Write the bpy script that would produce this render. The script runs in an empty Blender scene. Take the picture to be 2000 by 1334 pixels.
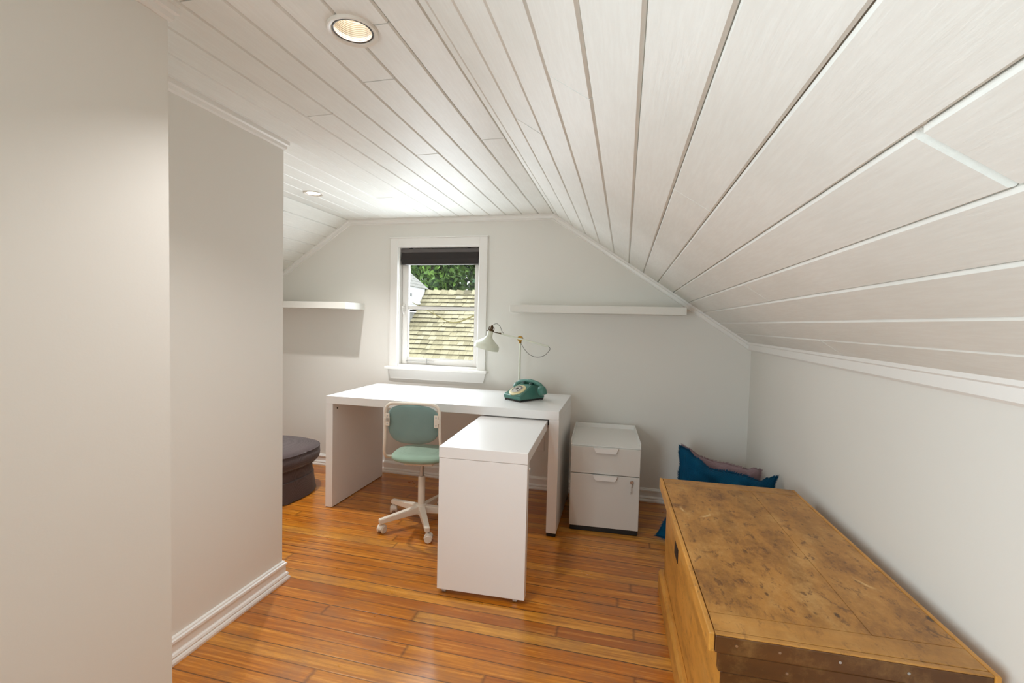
import bpy, bmesh, math, random
from mathutils import Vector, Matrix
sc = bpy.context.scene
C = sc.collection
R = math.radians
random.seed(7)

# ------------------------------------------------------------------ camera, world, light, exposure
CAMH, YAW, PITCH, ROLL, FPX = 1.2343, R(13.7492), R(2.4354), R(1.4204), 897.2572
F = Vector((-math.sin(YAW)*math.cos(PITCH), math.cos(YAW)*math.cos(PITCH), -math.sin(PITCH)))
Rt = Vector((math.cos(YAW), math.sin(YAW), 0)); Up = Rt.cross(F)
R2 = Rt*math.cos(ROLL)+Up*math.sin(ROLL); U2 = -Rt*math.sin(ROLL)+Up*math.cos(ROLL)
cam = bpy.data.cameras.new('camera'); camo = bpy.data.objects.new('camera', cam); C.objects.link(camo)
cam.sensor_width = 36; cam.lens = FPX/2000*36; cam.clip_start = .02; cam.clip_end = 200
m = Matrix.Identity(4)
for i in range(3):
    m[i][0] = R2[i]; m[i][1] = U2[i]; m[i][2] = -F[i]
m[0][3], m[1][3], m[2][3] = 0, 0, CAMH
camo.matrix_world = m
sc.camera = camo

w = bpy.data.worlds.new('overcast_sky'); sc.world = w; w.use_nodes = True
bg = w.node_tree.nodes['Background']
bg.inputs[0].default_value = (.90, .95, 1, 1); bg.inputs[1].default_value = 4.6

def area(name, loc, rot, sx, sy, power, col):
    l = bpy.data.lights.new(name, 'AREA'); l.shape = 'RECTANGLE'; l.size = sx; l.size_y = sy
    l.energy = power; l.color = col
    o = bpy.data.objects.new(name, l); C.objects.link(o); o.location = loc; o.rotation_euler = rot
    return o
# added fill lamp, out of view behind the camera, turned to the right wall
rear = area('rear_fill_light', (-1.04, -.62, 1.1), (R(93), 0, R(-54)), .9, 1.2, 33, (.77, .91, .98)); rear.data.spread = R(125)
# sky light coming in through the window over the desk
area('window_daylight', (-1.41, 3.335, 1.29), (R(-90), 0, R(0)), .56, .80, 15.5, (.84, .94, 1))
DOWNLIGHT_W = 4.9
DOWNLIGHT_COL = (1, .98, .97)

vs = sc.view_settings
vs.view_transform = 'Standard'; vs.look = 'None'; vs.exposure = .04; vs.gamma = 1; vs.use_curve_mapping = False
sc.cycles.use_denoising = True
sc.cycles.max_bounces = 14; sc.cycles.diffuse_bounces = 9; sc.cycles.glossy_bounces = 4
sc.cycles.transparent_max_bounces = 12; sc.cycles.caustics_reflective = False; sc.cycles.caustics_refractive = False
sc.cycles.sample_clamp_indirect = 4

# ------------------------------------------------------------------ room numbers (metres)
D = 3.323; H = 2.021; XC = -.525; XR = .817; ZR = 1.122; XL = -2.192
X2, Y2, X1, Y1 = -1.517, 1.79, -1.163, .96
YF = -1.6; XFL = -3.3; ZFL = 1.28

# ------------------------------------------------------------------ materials
def srgb(r, g, b):
    f = lambda c: (c/255/12.92) if c/255 <= .04045 else ((c/255+.055)/1.055)**2.4
    return (f(r), f(g), f(b), 1)
MATS = {}
class NT:
    def __init__(s, name):
        s.m = bpy.data.materials.new(name); s.m.use_nodes = True; s.t = s.m.node_tree
        s.b = s.t.nodes['Principled BSDF']; s.co = s.t.nodes.new('ShaderNodeTexCoord')
    def n(s, typ, **kw):
        nd = s.t.nodes.new(typ)
        for k, v in kw.items():
            if k.startswith('_'): setattr(nd, k[1:], v)
            else: nd.inputs[k].default_value = v
        return nd
    def l(s, a, b): s.t.links.new(a, b)
    def math(s, op, a, b=None, c=None):
        nd = s.t.nodes.new('ShaderNodeMath'); nd.operation = op
        for i, v in enumerate((a, b, c)):
            if v is None: continue
            if isinstance(v, (int, float)): nd.inputs[i].default_value = v
            else: s.l(v, nd.inputs[i])
        return nd.outputs[0]
    def mix(s, f, a, b, mode='MIX'):
        nd = s.t.nodes.new('ShaderNodeMix'); nd.data_type = 'RGBA'; nd.blend_type = mode
        for sock, v in ((nd.inputs['Factor'], f), (nd.inputs[6], a), (nd.inputs[7], b)):
            if isinstance(v, (int, float, tuple)): sock.default_value = v
            else: s.l(v, sock)
        return nd.outputs[2]
    def mapping(s, scale=(1, 1, 1), src=None):
        mp = s.n('ShaderNodeMapping'); mp.inputs['Scale'].default_value = scale
        s.l(src or s.co.outputs['Object'], mp.inputs[0]); return mp.outputs[0]
    def noise(s, vec, scale, detail=3, rough=.55):
        nd = s.n('ShaderNodeTexNoise', Scale=scale, Detail=detail, Roughness=rough); s.l(vec, nd.inputs['Vector']); return nd.outputs[0]
    def ramp(s, f, stops):
        nd = s.t.nodes.new('ShaderNodeValToRGB'); e = nd.color_ramp.elements
        while len(e) < len(stops): e.new(.5)
        for el, (p, c) in zip(e, stops): el.position = p; el.color = c if isinstance(c, tuple) else (c, c, c, 1)
        s.l(f, nd.inputs[0]); return nd.outputs[0]
    def bump(s, h, strength, dist):
        nd = s.n('ShaderNodeBump', Strength=strength, Distance=dist); s.l(h, nd.inputs['Height']); s.l(nd.outputs[0], s.b.inputs['Normal'])

def simple(name, col, rough=.5, metal=0, spec=.5, bump=0, bscale=60, var=0, vscale=6, coat=0):
    t = NT(name); b = t.b
    b.inputs['Base Color'].default_value = col; b.inputs['Roughness'].default_value = rough
    b.inputs['Metallic'].default_value = metal; b.inputs['Specular IOR Level'].default_value = spec
    b.inputs['Coat Weight'].default_value = coat
    if var:
        n = t.noise(t.mapping(), vscale, 4)
        c = t.mix(t.ramp(n, [(.3, 0.), (.7, 1.)]), tuple(x*(1-var) for x in col[:3])+(1,), col); t.l(c, b.inputs['Base Color'])
    if bump: t.bump(t.noise(t.mapping(), bscale, 3), bump, .002)
    MATS[name] = t.m
    return t.m

wall_m = simple('wall_paint', srgb(226, 224, 218), .6, bump=.07, bscale=140, spec=.35)
trim_m = simple('trim_paint', srgb(234, 232, 228), .32, spec=.5)
desk_m = simple('white_foil', srgb(232, 231, 230), .34, spec=.5, bump=.05, bscale=300)
shelf_m = simple('shelf_white', srgb(220, 218, 211), .45)
cab_m = simple('powder_coated_steel', srgb(204, 201, 195), .5, bump=.1, bscale=900)
cabtop_m = simple('powder_coated_steel_white', srgb(222, 220, 216), .45)
black_m = simple('black_plastic', srgb(22, 21, 20), .5)
cream_m = simple('cream_lacquer', srgb(226, 217, 203), .38)
caster_m = simple('caster_plastic', srgb(216, 208, 196), .45)
chrome_m = simple('chrome', (.5, .5, .5, 1), .25, 1)
gas_m = simple('gas_lift_metal', srgb(190, 190, 188), .3, .6)
lampw_m = simple('lamp_enamel', srgb(216, 219, 203), .35)
brass_m = simple('aged_brass', srgb(150, 112, 48), .35, .9)
dbrass_m = simple('dark_brass', srgb(88, 66, 38), .4, .8)
cord_m = simple('grey_cord', srgb(82, 76, 68), .7)
phone_m = simple('phone_green', srgb(72, 122, 110), .28, var=.12, vscale=20)
phoned_m = simple('phone_dark_green', srgb(24, 62, 54), .4)
dial_m = simple('dial_cream', srgb(214, 200, 154), .4)
dialc_m = simple('dial_clear', srgb(196, 194, 186), .18)
blind_m = simple('blind_fabric', srgb(44, 38, 36), .8, bump=.3, bscale=400)
blindm_m = simple('blind_cassette', srgb(88, 82, 80), .45)
ring_m = simple('downlight_trim', srgb(222, 216, 206), .4)
gas_dark = simple('dark_gasket', srgb(60, 52, 44), .5)
baffle_m = simple('baffle_white', srgb(222, 214, 200), .4)
dorm_m = simple('dormer_white', srgb(190, 193, 195), .6)
dglass_m = simple('dark_window_glass', srgb(110, 112, 112), .15)
trunk_m = simple('bark', srgb(60, 48, 38), .9)
twig_m = simple('mossy_twig', srgb(84, 76, 34), .8)
outlet_m = simple('outlet_plastic', srgb(228, 225, 220), .35)
inner_m = simple('chest_shadow_wood', srgb(64, 42, 22), .7)

# ceiling boards paint: off white, brushed, smudged
t = NT('ceiling_paint'); mp = t.mapping((9, .8, 9))
n1 = t.noise(t.mapping((1, .5, 1)), 2.6, 4); n2 = t.noise(mp, 14, 4, .7)
a = t.ramp(n1, [(.35, srgb(223, 223, 217)), (.62, srgb(233, 233, 228))])
a = t.mix(t.math('MULTIPLY', t.ramp(n2, [(.42, 1.), (.62, 0.)]), .10), a, srgb(190, 178, 168)); t.l(a, t.b.inputs['Base Color'])
t.b.inputs['Roughness'].default_value = .55; t.bump(n2, .35, .0015); ceil_m = t.m

# floor: narrow fir strips running across the room
t = NT('fir_strip_floor'); sep = t.n('ShaderNodeSeparateXYZ'); t.l(t.co.outputs['Object'], sep.inputs[0])
x, y = sep.outputs[0], sep.outputs[1]
PW = .0657
yr = t.math('DIVIDE', t.math('SUBTRACT', y, .0475), PW); row = t.math('FLOOR', yr); fy = t.math('SUBTRACT', yr, row)
wn = t.n('ShaderNodeTexWhiteNoise', _noise_dimensions='1D'); t.l(row, wn.inputs['W'])
seg = t.math('DIVIDE', t.math('ADD', x, t.math('MULTIPLY', wn.outputs[0], 9.)), t.math('ADD', 1.9, t.math('MULTIPLY', wn.outputs[0], 1.6)))
col = t.math('FLOOR', seg); fx = t.math('SUBTRACT', seg, col)
wn2 = t.n('ShaderNodeTexWhiteNoise', _noise_dimensions='2D'); cb = t.n('ShaderNodeCombineXYZ'); t.l(row, cb.inputs[0]); t.l(col, cb.inputs[1]); t.l(cb.outputs[0], wn2.inputs['Vector'])
rnd = wn2.outputs[0]
cb2 = t.n('ShaderNodeCombineXYZ'); t.l(t.math('ADD', t.math('MULTIPLY', x, 1.1), t.math('MULTIPLY', rnd, 31.)), cb2.inputs[0]); t.l(t.math('ADD', t.math('MULTIPLY', y, 26.), t.math('MULTIPLY', rnd, 17.)), cb2.inputs[1])
g = t.noise(cb2.outputs[0], 2.4, 5, .65)
cb3 = t.n('ShaderNodeCombineXYZ'); t.l(t.math('MULTIPLY', x, 4.), cb3.inputs[0]); t.l(t.math('MULTIPLY', y, 160.), cb3.inputs[1])
g2 = t.noise(cb3.outputs[0], 2.2, 4, .7)
base = t.ramp(rnd, [(0., srgb(166, 92, 18)), (.25, srgb(188, 110, 22)), (.6, srgb(201, 124, 27)), (.88, srgb(210, 138, 36)), (1., srgb(214, 152, 58))])
c1 = t.mix(t.math('MULTIPLY', t.ramp(g, [(.36, 1.), (.56, 0.)]), .62), base, srgb(140, 72, 16))
c1 = t.mix(t.math('MULTIPLY', t.ramp(g, [(.54, 0.), (.68, 1.)]), .75), c1, srgb(226, 162, 72))
c1 = t.mix(t.math('MULTIPLY', t.ramp(g2, [(.36, 1.), (.55, 0.)]), .3), c1, srgb(134, 74, 26))
wear = t.noise(t.mapping((1.6, 2.6, 1)), 3.0, 6, .7)
c1 = t.mix(t.math('MULTIPLY', t.ramp(wear, [(.48, 0.), (.66, 1.)]), .5), c1, srgb(150, 102, 60))
spots = t.noise(t.mapping((5, 12, 1)), 7, 3, .6)
c1 = t.mix(t.math('MULTIPLY', t.ramp(spots, [(.69, 0.), (.76, 1.)]), .5), c1, srgb(92, 52, 24))
edge = t.math('MINIMUM', fy, t.math('SUBTRACT', 1., fy)); ex = t.math('MINIMUM', fx, t.math('SUBTRACT', 1., fx))
gapy = t.ramp(edge, [(.0, 1.), (.026, .9), (.045, 0.)]); gapx = t.ramp(ex, [(0., 1.), (.0007, 0.)])
wg = t.n('ShaderNodeTexWhiteNoise', _noise_dimensions='1D'); t.l(t.math('ADD', t.math('FLOOR', t.math('ADD', yr, .5)), 77.), wg.inputs['W'])
gap = t.math('MAXIMUM', t.math('MULTIPLY', gapy, t.math('ADD', .5, t.math('MULTIPLY', wg.outputs[0], .5))), t.math('MULTIPLY', gapx, .5))
c1 = t.mix(gap, c1, srgb(48, 24, 10)); t.l(c1, t.b.inputs['Base Color'])
rr = t.math('ADD', .2, t.math('MULTIPLY', wear, .22)); t.l(rr, t.b.inputs['Roughness'])
t.b.inputs['Coat Weight'].default_value = .4; t.b.inputs['Coat Roughness'].default_value = .17; t.b.inputs['Coat IOR'].default_value = 1.6
hh = t.math('ADD', t.math('MULTIPLY', gap, -1.), t.math('MULTIPLY', t.noise(cb3.outputs[0], .7, 2), .25)); t.bump(hh, .35, .0012)
floor_m = t.m

# worn antique pine
def pine(name, tint, stains=1., along='Y', dark=0):
    t = NT(name); sc_g = {'Y': (11, 1.6, 11), 'X': (1.6, 11, 11), 'Z': (22, 22, 1.3)}[along]
    g = t.noise(t.mapping(sc_g), 1.6, 6, .62); big = t.noise(t.mapping((1.2, .8, 1.2)), 7.5, 9, .74); fine = t.noise(t.mapping((2, 1.1, 2)), 17, 5, .75)
    c = t.ramp(g, [(.25, tuple(x*.7 for x in tint[:3])+(1,)), (.5, tint), (.75, tuple(min(1, x*1.22) for x in tint[:3])+(1,))])
    c = t.mix(t.math('MULTIPLY', t.ramp(big, [(.5, 0.), (.68, 1.)]), .8*stains), c, srgb(104, 62, 26))
    c = t.mix(t.math('MULTIPLY', t.ramp(big, [(.34, 1.), (.48, 0.)]), .5*stains), c, srgb(212, 166, 100))
    c = t.mix(t.math('MULTIPLY', t.ramp(fine, [(.55, 0.), (.64, 1.)]), .72*stains), c, srgb(92, 58, 32))
    if stains > .9:   # cup rings and knots
        v = t.n('ShaderNodeTexVoronoi', Scale=5.2); t.l(t.mapping((1, 1, .01)), v.inputs['Vector'])
        ring = t.ramp(v.outputs['Distance'], [(.19, 0.), (.205, 1.), (.225, 1.), (.24, 0.)])
        br = t.ramp(t.noise(t.mapping(), 9, 3), [(.5, 0.), (.6, 1.)])
        c = t.mix(t.math('MULTIPLY', t.math('MULTIPLY', ring, br), .7), c, srgb(96, 62, 34))
        v2 = t.n('ShaderNodeTexVoronoi', Scale=3.4); t.l(t.mapping((1.1, .9, .01)), v2.inputs['Vector'])
        ring2 = t.ramp(v2.outputs['Distance'], [(.2, 0.), (.22, 1.), (.25, 0.)])
        c = t.mix(t.math('MULTIPLY', t.math('MULTIPLY', ring2, br), .8), c, srgb(224, 190, 132))
        v3 = t.n('ShaderNodeTexVoronoi', Scale=7); t.l(t.mapping((1.5, .8, .01)), v3.inputs['Vector'])
        c = t.mix(t.ramp(v3.outputs['Distance'], [(.055, .85), (.085, 0.)]), c, srgb(56, 34, 20))
    t.l(c, t.b.inputs['Base Color']); t.b.inputs['Roughness'].default_value = .42
    t.bump(g, .3, .0015); MATS[name] = t.m; return t.m
pine_top = pine('worn_pine_top', srgb(174, 122, 56), 1.)
pine_bat = pine('worn_pine_batten', srgb(178, 126, 60), .6, 'X')
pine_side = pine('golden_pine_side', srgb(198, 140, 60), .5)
pine_end = pine('shaded_pine_end', srgb(86, 52, 20), .3, 'X')  # same pine, darkened to paint in the shade on the near end

# fabrics
def fabric(name, col, col2, scale=260, bump=.6, wr=0, sheen=.25):
    t = NT(name); mp = t.mapping()
    wv = t.n('ShaderNodeTexWave', Scale=scale/4, Distortion=1.5); t.l(mp, wv.inputs[0])
    wv2 = t.n('ShaderNodeTexWave', Scale=scale/4, Distortion=1.5, _bands_direction='Z'); t.l(mp, wv2.inputs[0])
    f = t.math('MULTIPLY', t.math('ADD', wv.outputs[1], wv2.outputs[1]), .5)
    n = t.noise(mp, 7, 4); f2 = t.math('ADD', t.math('MULTIPLY', f, .5), t.math('MULTIPLY', n, .5))
    t.l(t.ramp(f2, [(.3, col2), (.6, col)]), t.b.inputs['Base Color']); t.b.inputs['Roughness'].default_value = .9
    t.b.inputs['Specular IOR Level'].default_value = .15; t.b.inputs['Sheen Weight'].default_value = sheen
    h = f if not wr else t.math('ADD', f, t.math('MULTIPLY', t.noise(mp, 22, 3), wr))
    t.bump(h, bump, .0025); MATS[name] = t.m; return t.m
green_f = fabric('sage_green_fabric', srgb(150, 174, 156), srgb(132, 158, 140), 900, .25)
teal_f = fabric('teal_green_fabric', srgb(132, 158, 154), srgb(114, 142, 139), 900, .25)
blue_f = fabric("blue_linen", srgb(8, 92, 130), srgb(2, 40, 68), 420, 1., 4, 0)
pink_f = fabric('mauve_linen', srgb(164, 136, 142), srgb(134, 106, 112), 420, .8, 2)
taupe_f = fabric('taupe_cotton', srgb(92, 80, 80), srgb(68, 57, 57), 700, .35)

# outdoors
t = NT('cedar_shakes'); oi = t.n('ShaderNodeAttribute', _attribute_name='shade')
g = t.noise(t.mapping((30, 3, 3)), 1.4, 4, .6)
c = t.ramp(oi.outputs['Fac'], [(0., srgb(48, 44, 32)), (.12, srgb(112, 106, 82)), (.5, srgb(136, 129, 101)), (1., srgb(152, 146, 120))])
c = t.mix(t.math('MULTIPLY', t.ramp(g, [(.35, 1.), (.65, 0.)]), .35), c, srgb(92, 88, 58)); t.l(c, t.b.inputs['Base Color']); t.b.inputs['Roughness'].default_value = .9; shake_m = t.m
t = NT('grey_shakes'); g = t.noise(t.mapping((6, 6, 30)), 2, 3)
t.l(t.ramp(g, [(.3, srgb(104, 104, 98)), (.7, srgb(132, 132, 126))]), t.b.inputs['Base Color']); t.b.inputs['Roughness'].default_value = .9; greyshake_m = t.m
def leafmat(name, a, b):
    t = NT(name); oi = t.n('ShaderNodeAttribute', _attribute_name='shade')
    t.l(t.ramp(oi.outputs['Fac'], [(0., a), (1., b)]), t.b.inputs['Base Color']); t.b.inputs['Roughness'].default_value = .7; return t.m
leaf1 = leafmat('cedar_foliage', srgb(30, 56, 20), srgb(98, 132, 48)); leaf2 = leafmat('blue_green_foliage', srgb(34, 68, 44), srgb(92, 130, 90))

t = NT('window_glass'); t.t.nodes.remove(t.b); tr = t.n('ShaderNodeBsdfTransparent'); gl = t.n('ShaderNodeBsdfGlossy', Roughness=0.01)
fr = t.n('ShaderNodeFresnel', IOR=1.3); mx = t.n('ShaderNodeMixShader'); t.l(fr.outputs[0], mx.inputs[0]); t.l(tr.outputs[0], mx.inputs[1]); t.l(gl.outputs[0], mx.inputs[2])
t.l(mx.outputs[0], t.t.nodes['Material Output'].inputs[0]); glass_m = t.m

def emit(name, col, s):
    t = NT(name); t.b.inputs['Emission Color'].default_value = col; t.b.inputs['Emission Strength'].default_value = s; t.b.inputs['Base Color'].default_value = (.8, .8, .8, 1); return t.m
bulb_m = emit('lit_bulb', (1, .95, .86, 1), 3)

# ------------------------------------------------------------------ helpers
def tag(o, label=None, cat=None, group=None, kind=None):
    for k, v in (('label', label), ('category', cat), ('group', group), ('kind', kind)):
        if v: o[k] = v
    return o
def empty(name, loc=(0, 0, 0), rz=0, parent=None):
    o = bpy.data.objects.new(name, None); C.objects.link(o); o.location = loc; o.rotation_euler = (0, 0, rz); o.empty_display_size = .05
    if parent: o.parent = parent
    return o
def obj(name, bm, mat, parent=None, smooth=False, angle=None, loc=None, rot=None):
    bmesh.ops.recalc_face_normals(bm, faces=bm.faces)
    me = bpy.data.meshes.new(name); bm.to_mesh(me); bm.free()
    for mm in (mat if isinstance(mat, (list, tuple)) else [mat]): me.materials.append(mm)
    if smooth:
        for p in me.polygons: p.use_smooth = True
        if angle is not None: me.set_sharp_from_angle(angle=R(angle))
    o = bpy.data.objects.new(name, me); C.objects.link(o)
    if parent: o.parent = parent
    if loc: o.location = loc
    if rot: o.rotation_euler = rot
    return o
def box(bm, x0, x1, y0, y1, z0, z1, bev=0, M=None, mi=0, seg=1):
    v = [bm.verts.new((x, y, z)) for x in (x0, x1) for y in (y0, y1) for z in (z0, z1)]
    fs = [bm.faces.new([v[i] for i in q]) for q in ((0, 1, 3, 2), (4, 6, 7, 5), (0, 4, 5, 1), (2, 3, 7, 6), (0, 2, 6, 4), (1, 5, 7, 3))]
    for f in fs: f.material_index = mi
    vv = list(v)
    if bev:
        es = list({e for f in fs for e in f.edges})
        r = bmesh.ops.bevel(bm, geom=es, offset=bev, segments=seg, affect='EDGES', profile=.5)
        vv = list({vt for f in r['faces'] for vt in f.verts} | {vt for vt in v if vt.is_valid})
    if M is not None: bmesh.ops.transform(bm, matrix=M, verts=vv)
    return vv
def prism(bm, pts, a0, a1, axis='Y', bev=0, M=None):
    """pts polygon in the plane normal to axis, extruded from a0 to a1"""
    def P(p, a): return {'Y': (p[0], a, p[1]), 'X': (a, p[0], p[1]), 'Z': (p[0], p[1], a)}[axis]
    A = [bm.verts.new(P(p, a0)) for p in pts]; B = [bm.verts.new(P(p, a1)) for p in pts]
    fs = [bm.faces.new(A), bm.faces.new(B[::-1])]; n = len(pts)
    for i in range(n): fs.append(bm.faces.new((A[i], B[i], B[(i+1) % n], A[(i+1) % n])))
    bmesh.ops.recalc_face_normals(bm, faces=fs)
    vv = A+B
    if bev:
        es = list({e for f in fs for e in f.edges})
        r = bmesh.ops.bevel(bm, geom=es, offset=bev, segments=2, affect='EDGES', profile=.5)
        vv = list({vt for f in r['faces'] for vt in f.verts} | {vt for vt in vv if vt.is_valid})
    if M is not None: bmesh.ops.transform(bm, matrix=M, verts=vv)
    return vv
def lathe(bm, prof, n=32, M=None, cap=True):
    rings = []
    for r, z in prof:
        if r < 1e-6: rings.append([bm.verts.new((0, 0, z))])
        else: rings.append([bm.verts.new((r*math.cos(2*math.pi*i/n), r*math.sin(2*math.pi*i/n), z)) for i in range(n)])
    for a, b in zip(rings, rings[1:]):
        if len(a) == 1 and len(b) == 1: continue
        for i in range(n):
            j = (i+1) % n
            if len(a) == 1: bm.faces.new((a[0], b[i], b[j]))
            elif len(b) == 1: bm.faces.new((a[i], a[j], b[0]))
            else: bm.faces.new((a[i], a[j], b[j], b[i]))
    if cap:
        for rg in (rings[0], rings[-1]):
            if len(rg) > 1: bm.faces.new(rg)
    vv = [v for rg in rings for v in rg]
    if M is not None: bmesh.ops.transform(bm, matrix=M, verts=vv)
    return vv
def smooth_path(pts, n=8):
    pts = [Vector(p) for p in pts]; out = []
    for i in range(len(pts)-1):
        p0 = pts[max(i-1, 0)]; p1 = pts[i]; p2 = pts[i+1]; p3 = pts[min(i+2, len(pts)-1)]
        for k in range(n):
            t = k/n
            out.append(.5*((2*p1)+(p2-p0)*t+(2*p0-5*p1+4*p2-p3)*t*t+(3*p1-p0-3*p2+p3)*t**3))
    return out+[pts[-1]]
def round_path(pts, rad, n=6):
    """polyline with rounded corners"""
    pts = [Vector(p) for p in pts]; out = [pts[0]]
    for i in range(1, len(pts)-1):
        a, b, c = pts[i-1], pts[i], pts[i+1]
        u = (a-b); v = (c-b); r = min(rad, u.length*.49, v.length*.49); p = b+u.normalized()*r; q = b+v.normalized()*r
        for k in range(n+1):
            s = k/n; out.append(p*(1-s)**2+b*2*s*(1-s)+q*s*s)
    return out+[pts[-1]]
def tube(bm, pts, r, n=10, cap=True):
    pts = [Vector(p) for p in pts]; rs = r if isinstance(r, (list, tuple)) else [r]*len(pts)
    T = (pts[1]-pts[0]).normalized(); N = T.orthogonal().normalized(); rings = []
    for i, p in enumerate(pts):
        t_ = ((pts[min(i+1, len(pts)-1)]-p).normalized()+(p-pts[max(i-1, 0)]).normalized())
        if t_.length > 1e-9: T = t_.normalized()
        N = (N-T*N.dot(T)).normalized(); B = T.cross(N)
        rings.append([bm.verts.new(p+(N*math.cos(2*math.pi*k/n)+B*math.sin(2*math.pi*k/n))*rs[i]) for k in range(n)])
    for a, b in zip(rings, rings[1:]):
        for k in range(n): bm.faces.new((a[k], a[(k+1) % n], b[(k+1) % n], b[k]))
    if cap: bm.faces.new(rings[0]); bm.faces.new(rings[-1])
    return [v for g in rings for v in g]
def cyl(bm, p, q, r, n=20, r2=None):
    return tube(bm, [p, q], [r, r if r2 is None else r2], n)
def sweep(bm, path, axis, prof):
    """profile (m, a): m = distance along the in-plane normal, a = distance along axis; mitred at the corners; closed polygon"""
    path = [Vector(p) for p in path]; ax = Vector(axis); rings = []
    for i, p in enumerate(path):
        ns = []
        if i > 0: ns.append(ax.cross((p-path[i-1]).normalized()))
        if i < len(path)-1: ns.append(ax.cross((path[i+1]-p).normalized()))
        nn = sum(ns, Vector()).normalized(); k = 1/max(.2, nn.dot(ns[0]))
        rings.append([bm.verts.new(p+nn*(mm*k)+ax*aa) for mm, aa in prof])
    n = len(prof)
    for a, b in zip(rings, rings[1:]):
        for k in range(n): bm.faces.new((a[k], a[(k+1) % n], b[(k+1) % n], b[k]))
    bm.faces.new(rings[0]); bm.faces.new(rings[-1])
def boolean_cut(o, cutters):
    for c in cutters:
        md = o.modifiers.new('cut', 'BOOLEAN'); md.object = c; md.operation = 'DIFFERENCE'; md.solver = 'EXACT'
    dg = bpy.context.evaluated_depsgraph_get(); dg.update()
    me = bpy.data.meshes.new_from_object(o.evaluated_get(dg)); o.modifiers.clear(); o.data = me
    for c in cutters: bpy.data.objects.remove(c)
def struct(name, bm, mat, **k):
    o = obj(name, bm, mat, **k); o['kind'] = 'structure'; return o
def copy_tree(o, parent=None):
    c = o.copy(); C.objects.link(c)
    if parent: c.parent = parent
    for ch in [q for q in bpy.data.objects if q.parent == o]: copy_tree(ch, c)
    return c

# ------------------------------------------------------------------ room shell
bm = bmesh.new(); box(bm, XFL-.1, XR+.1, YF-.1, D+.1, -.1, 0); struct('floor', bm, floor_m)
# back wall (gable) with the window opening
WX0, WX1, WZ0, WZ1 = -1.752, -1.072, .862, 1.808
bm = bmesh.new(); prism(bm, [(XFL, -.05), (XFL, ZFL+.02), (XL, H+.03), (XC, H+.03), (XR+.05, ZR+.02), (XR+.05, -.05)], D, D+.13)
wb = struct('wall_back', bm, wall_m)
bm = bmesh.new(); box(bm, WX0, WX1, D-.2, D+.3, WZ0, WZ1); boolean_cut(wb, [obj('cutter', bm, wall_m)])
bm = bmesh.new(); box(bm, XR, XR+.1, YF, D+.1, -.05, ZR+.08); struct('wall_right', bm, wall_m)
bm = bmesh.new(); box(bm, XFL-.1, XR+.1, YF-.12, YF, -.05, H+.1); struct('wall_front', bm, wall_m)
bm = bmesh.new(); box(bm, XFL-.1, XFL, YF, D+.1, -.05, ZFL+.1); struct('wall_far_left', bm, wall_m)
prof_l = [(XFL, -.02), (XFL, ZFL-.002), (XL, H-.001)]
bm = bmesh.new(); prism(bm, [(X2, -.02), (X2, H-.001)]+prof_l[::-1], Y1-.05, Y2, bev=0); struct('wall_left', bm, wall_m)
bm = bmesh.new(); prism(bm, [(X1, -.02), (X1, H-.001)]+prof_l[::-1], YF, Y1, bev=0); struct('wall_left_front', bm, wall_m)

# ceiling: V-jointed boards on a backing
def boards(bm, origin, du, dn, edges, ends):
    """edges: list of positions along du between boards; ends: {row: [(y, gap)]}. dn points away from the room."""
    o = Vector(origin); du = Vector(du).normalized(); dn = Vector(dn).normalized(); ch = .0045; dp = .0055; th = .013
    for i in range(len(edges)-1):
        u0, u1 = edges[i]+.001, edges[i+1]-.001
        cuts = [(YF-.02, 0)]+sorted(ends.get(i, []))+[(D+.02, 0)]
        for (ya, ga), (yb, gb) in zip(cuts, cuts[1:]):
            y0 = ya+ga/2; y1 = yb-gb/2
            sag = random.uniform(-.0007, .0007)
            P = lambda u, y, d: o+du*u+Vector((0, y, 0))+dn*(d+(sag if d < .001 else 0))
            cr = [(u0+ch, .0), (u1-ch, .0), (u1, dp), (u1, th), (u0, th), (u0, dp)]
            A = [bm.verts.new(P(u, y0, d)) for u, d in cr]; B = [bm.verts.new(P(u, y1, d)) for u, d in cr]
            bm.faces.new(A); bm.faces.new(B[::-1])
            for k in range(6): bm.faces.new((A[k], B[k], B[(k+1) % 6], A[(k+1) % 6]))
SL = math.hypot(XR-XC, ZR-H); sd = Vector((XR-XC, 0, ZR-H)).normalized(); sn = Vector((-sd.z, 0, sd.x))
if sn.z < 0: sn = -sn
bm = bmesh.new()
e = [.0, .045, .165, .283, .403, .524, .646, .764, .882, 1.008, 1.128, 1.244, 1.367, 1.483, SL+.01]
boards(bm, (XC, 0, H), sd, sn, e, {2: [(1.545, .005)], 4: [(1.05, .006)], 7: [(1.29, .005)], 9: [(.624, .016)], 10: [(1.84, .003)], 13: [(1.94, .002)], 11: [(2.62, .002)], 3: [(-.4, .003)], 6: [(-.3, .003)], 5: [(.2, .003)]})
a_ = Vector((XC, 0, H))+sn*.0135; b_ = Vector((XR+.06, 0, ZR-.04))+sn*.0135
prism(bm, [(a_.x, a_.z), (b_.x, b_.z), (b_.x+.08, b_.z+.08), (a_.x+.02, a_.z+.08)], YF-.05, D+.12)
struct('ceiling_right_slope', bm, ceil_m)
bm = bmesh.new()
e = [0]+[-.112-.122*k for k in range(0, 13)]; e = [v for v in e if XC+v > XL+.02]+[XL-XC]; e = e[::-1]
nrow = len(e)-1
def row_at(xw):
    for i in range(nrow):
        if e[i] <= xw-XC < e[i+1]: return i
jn = {}
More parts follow.
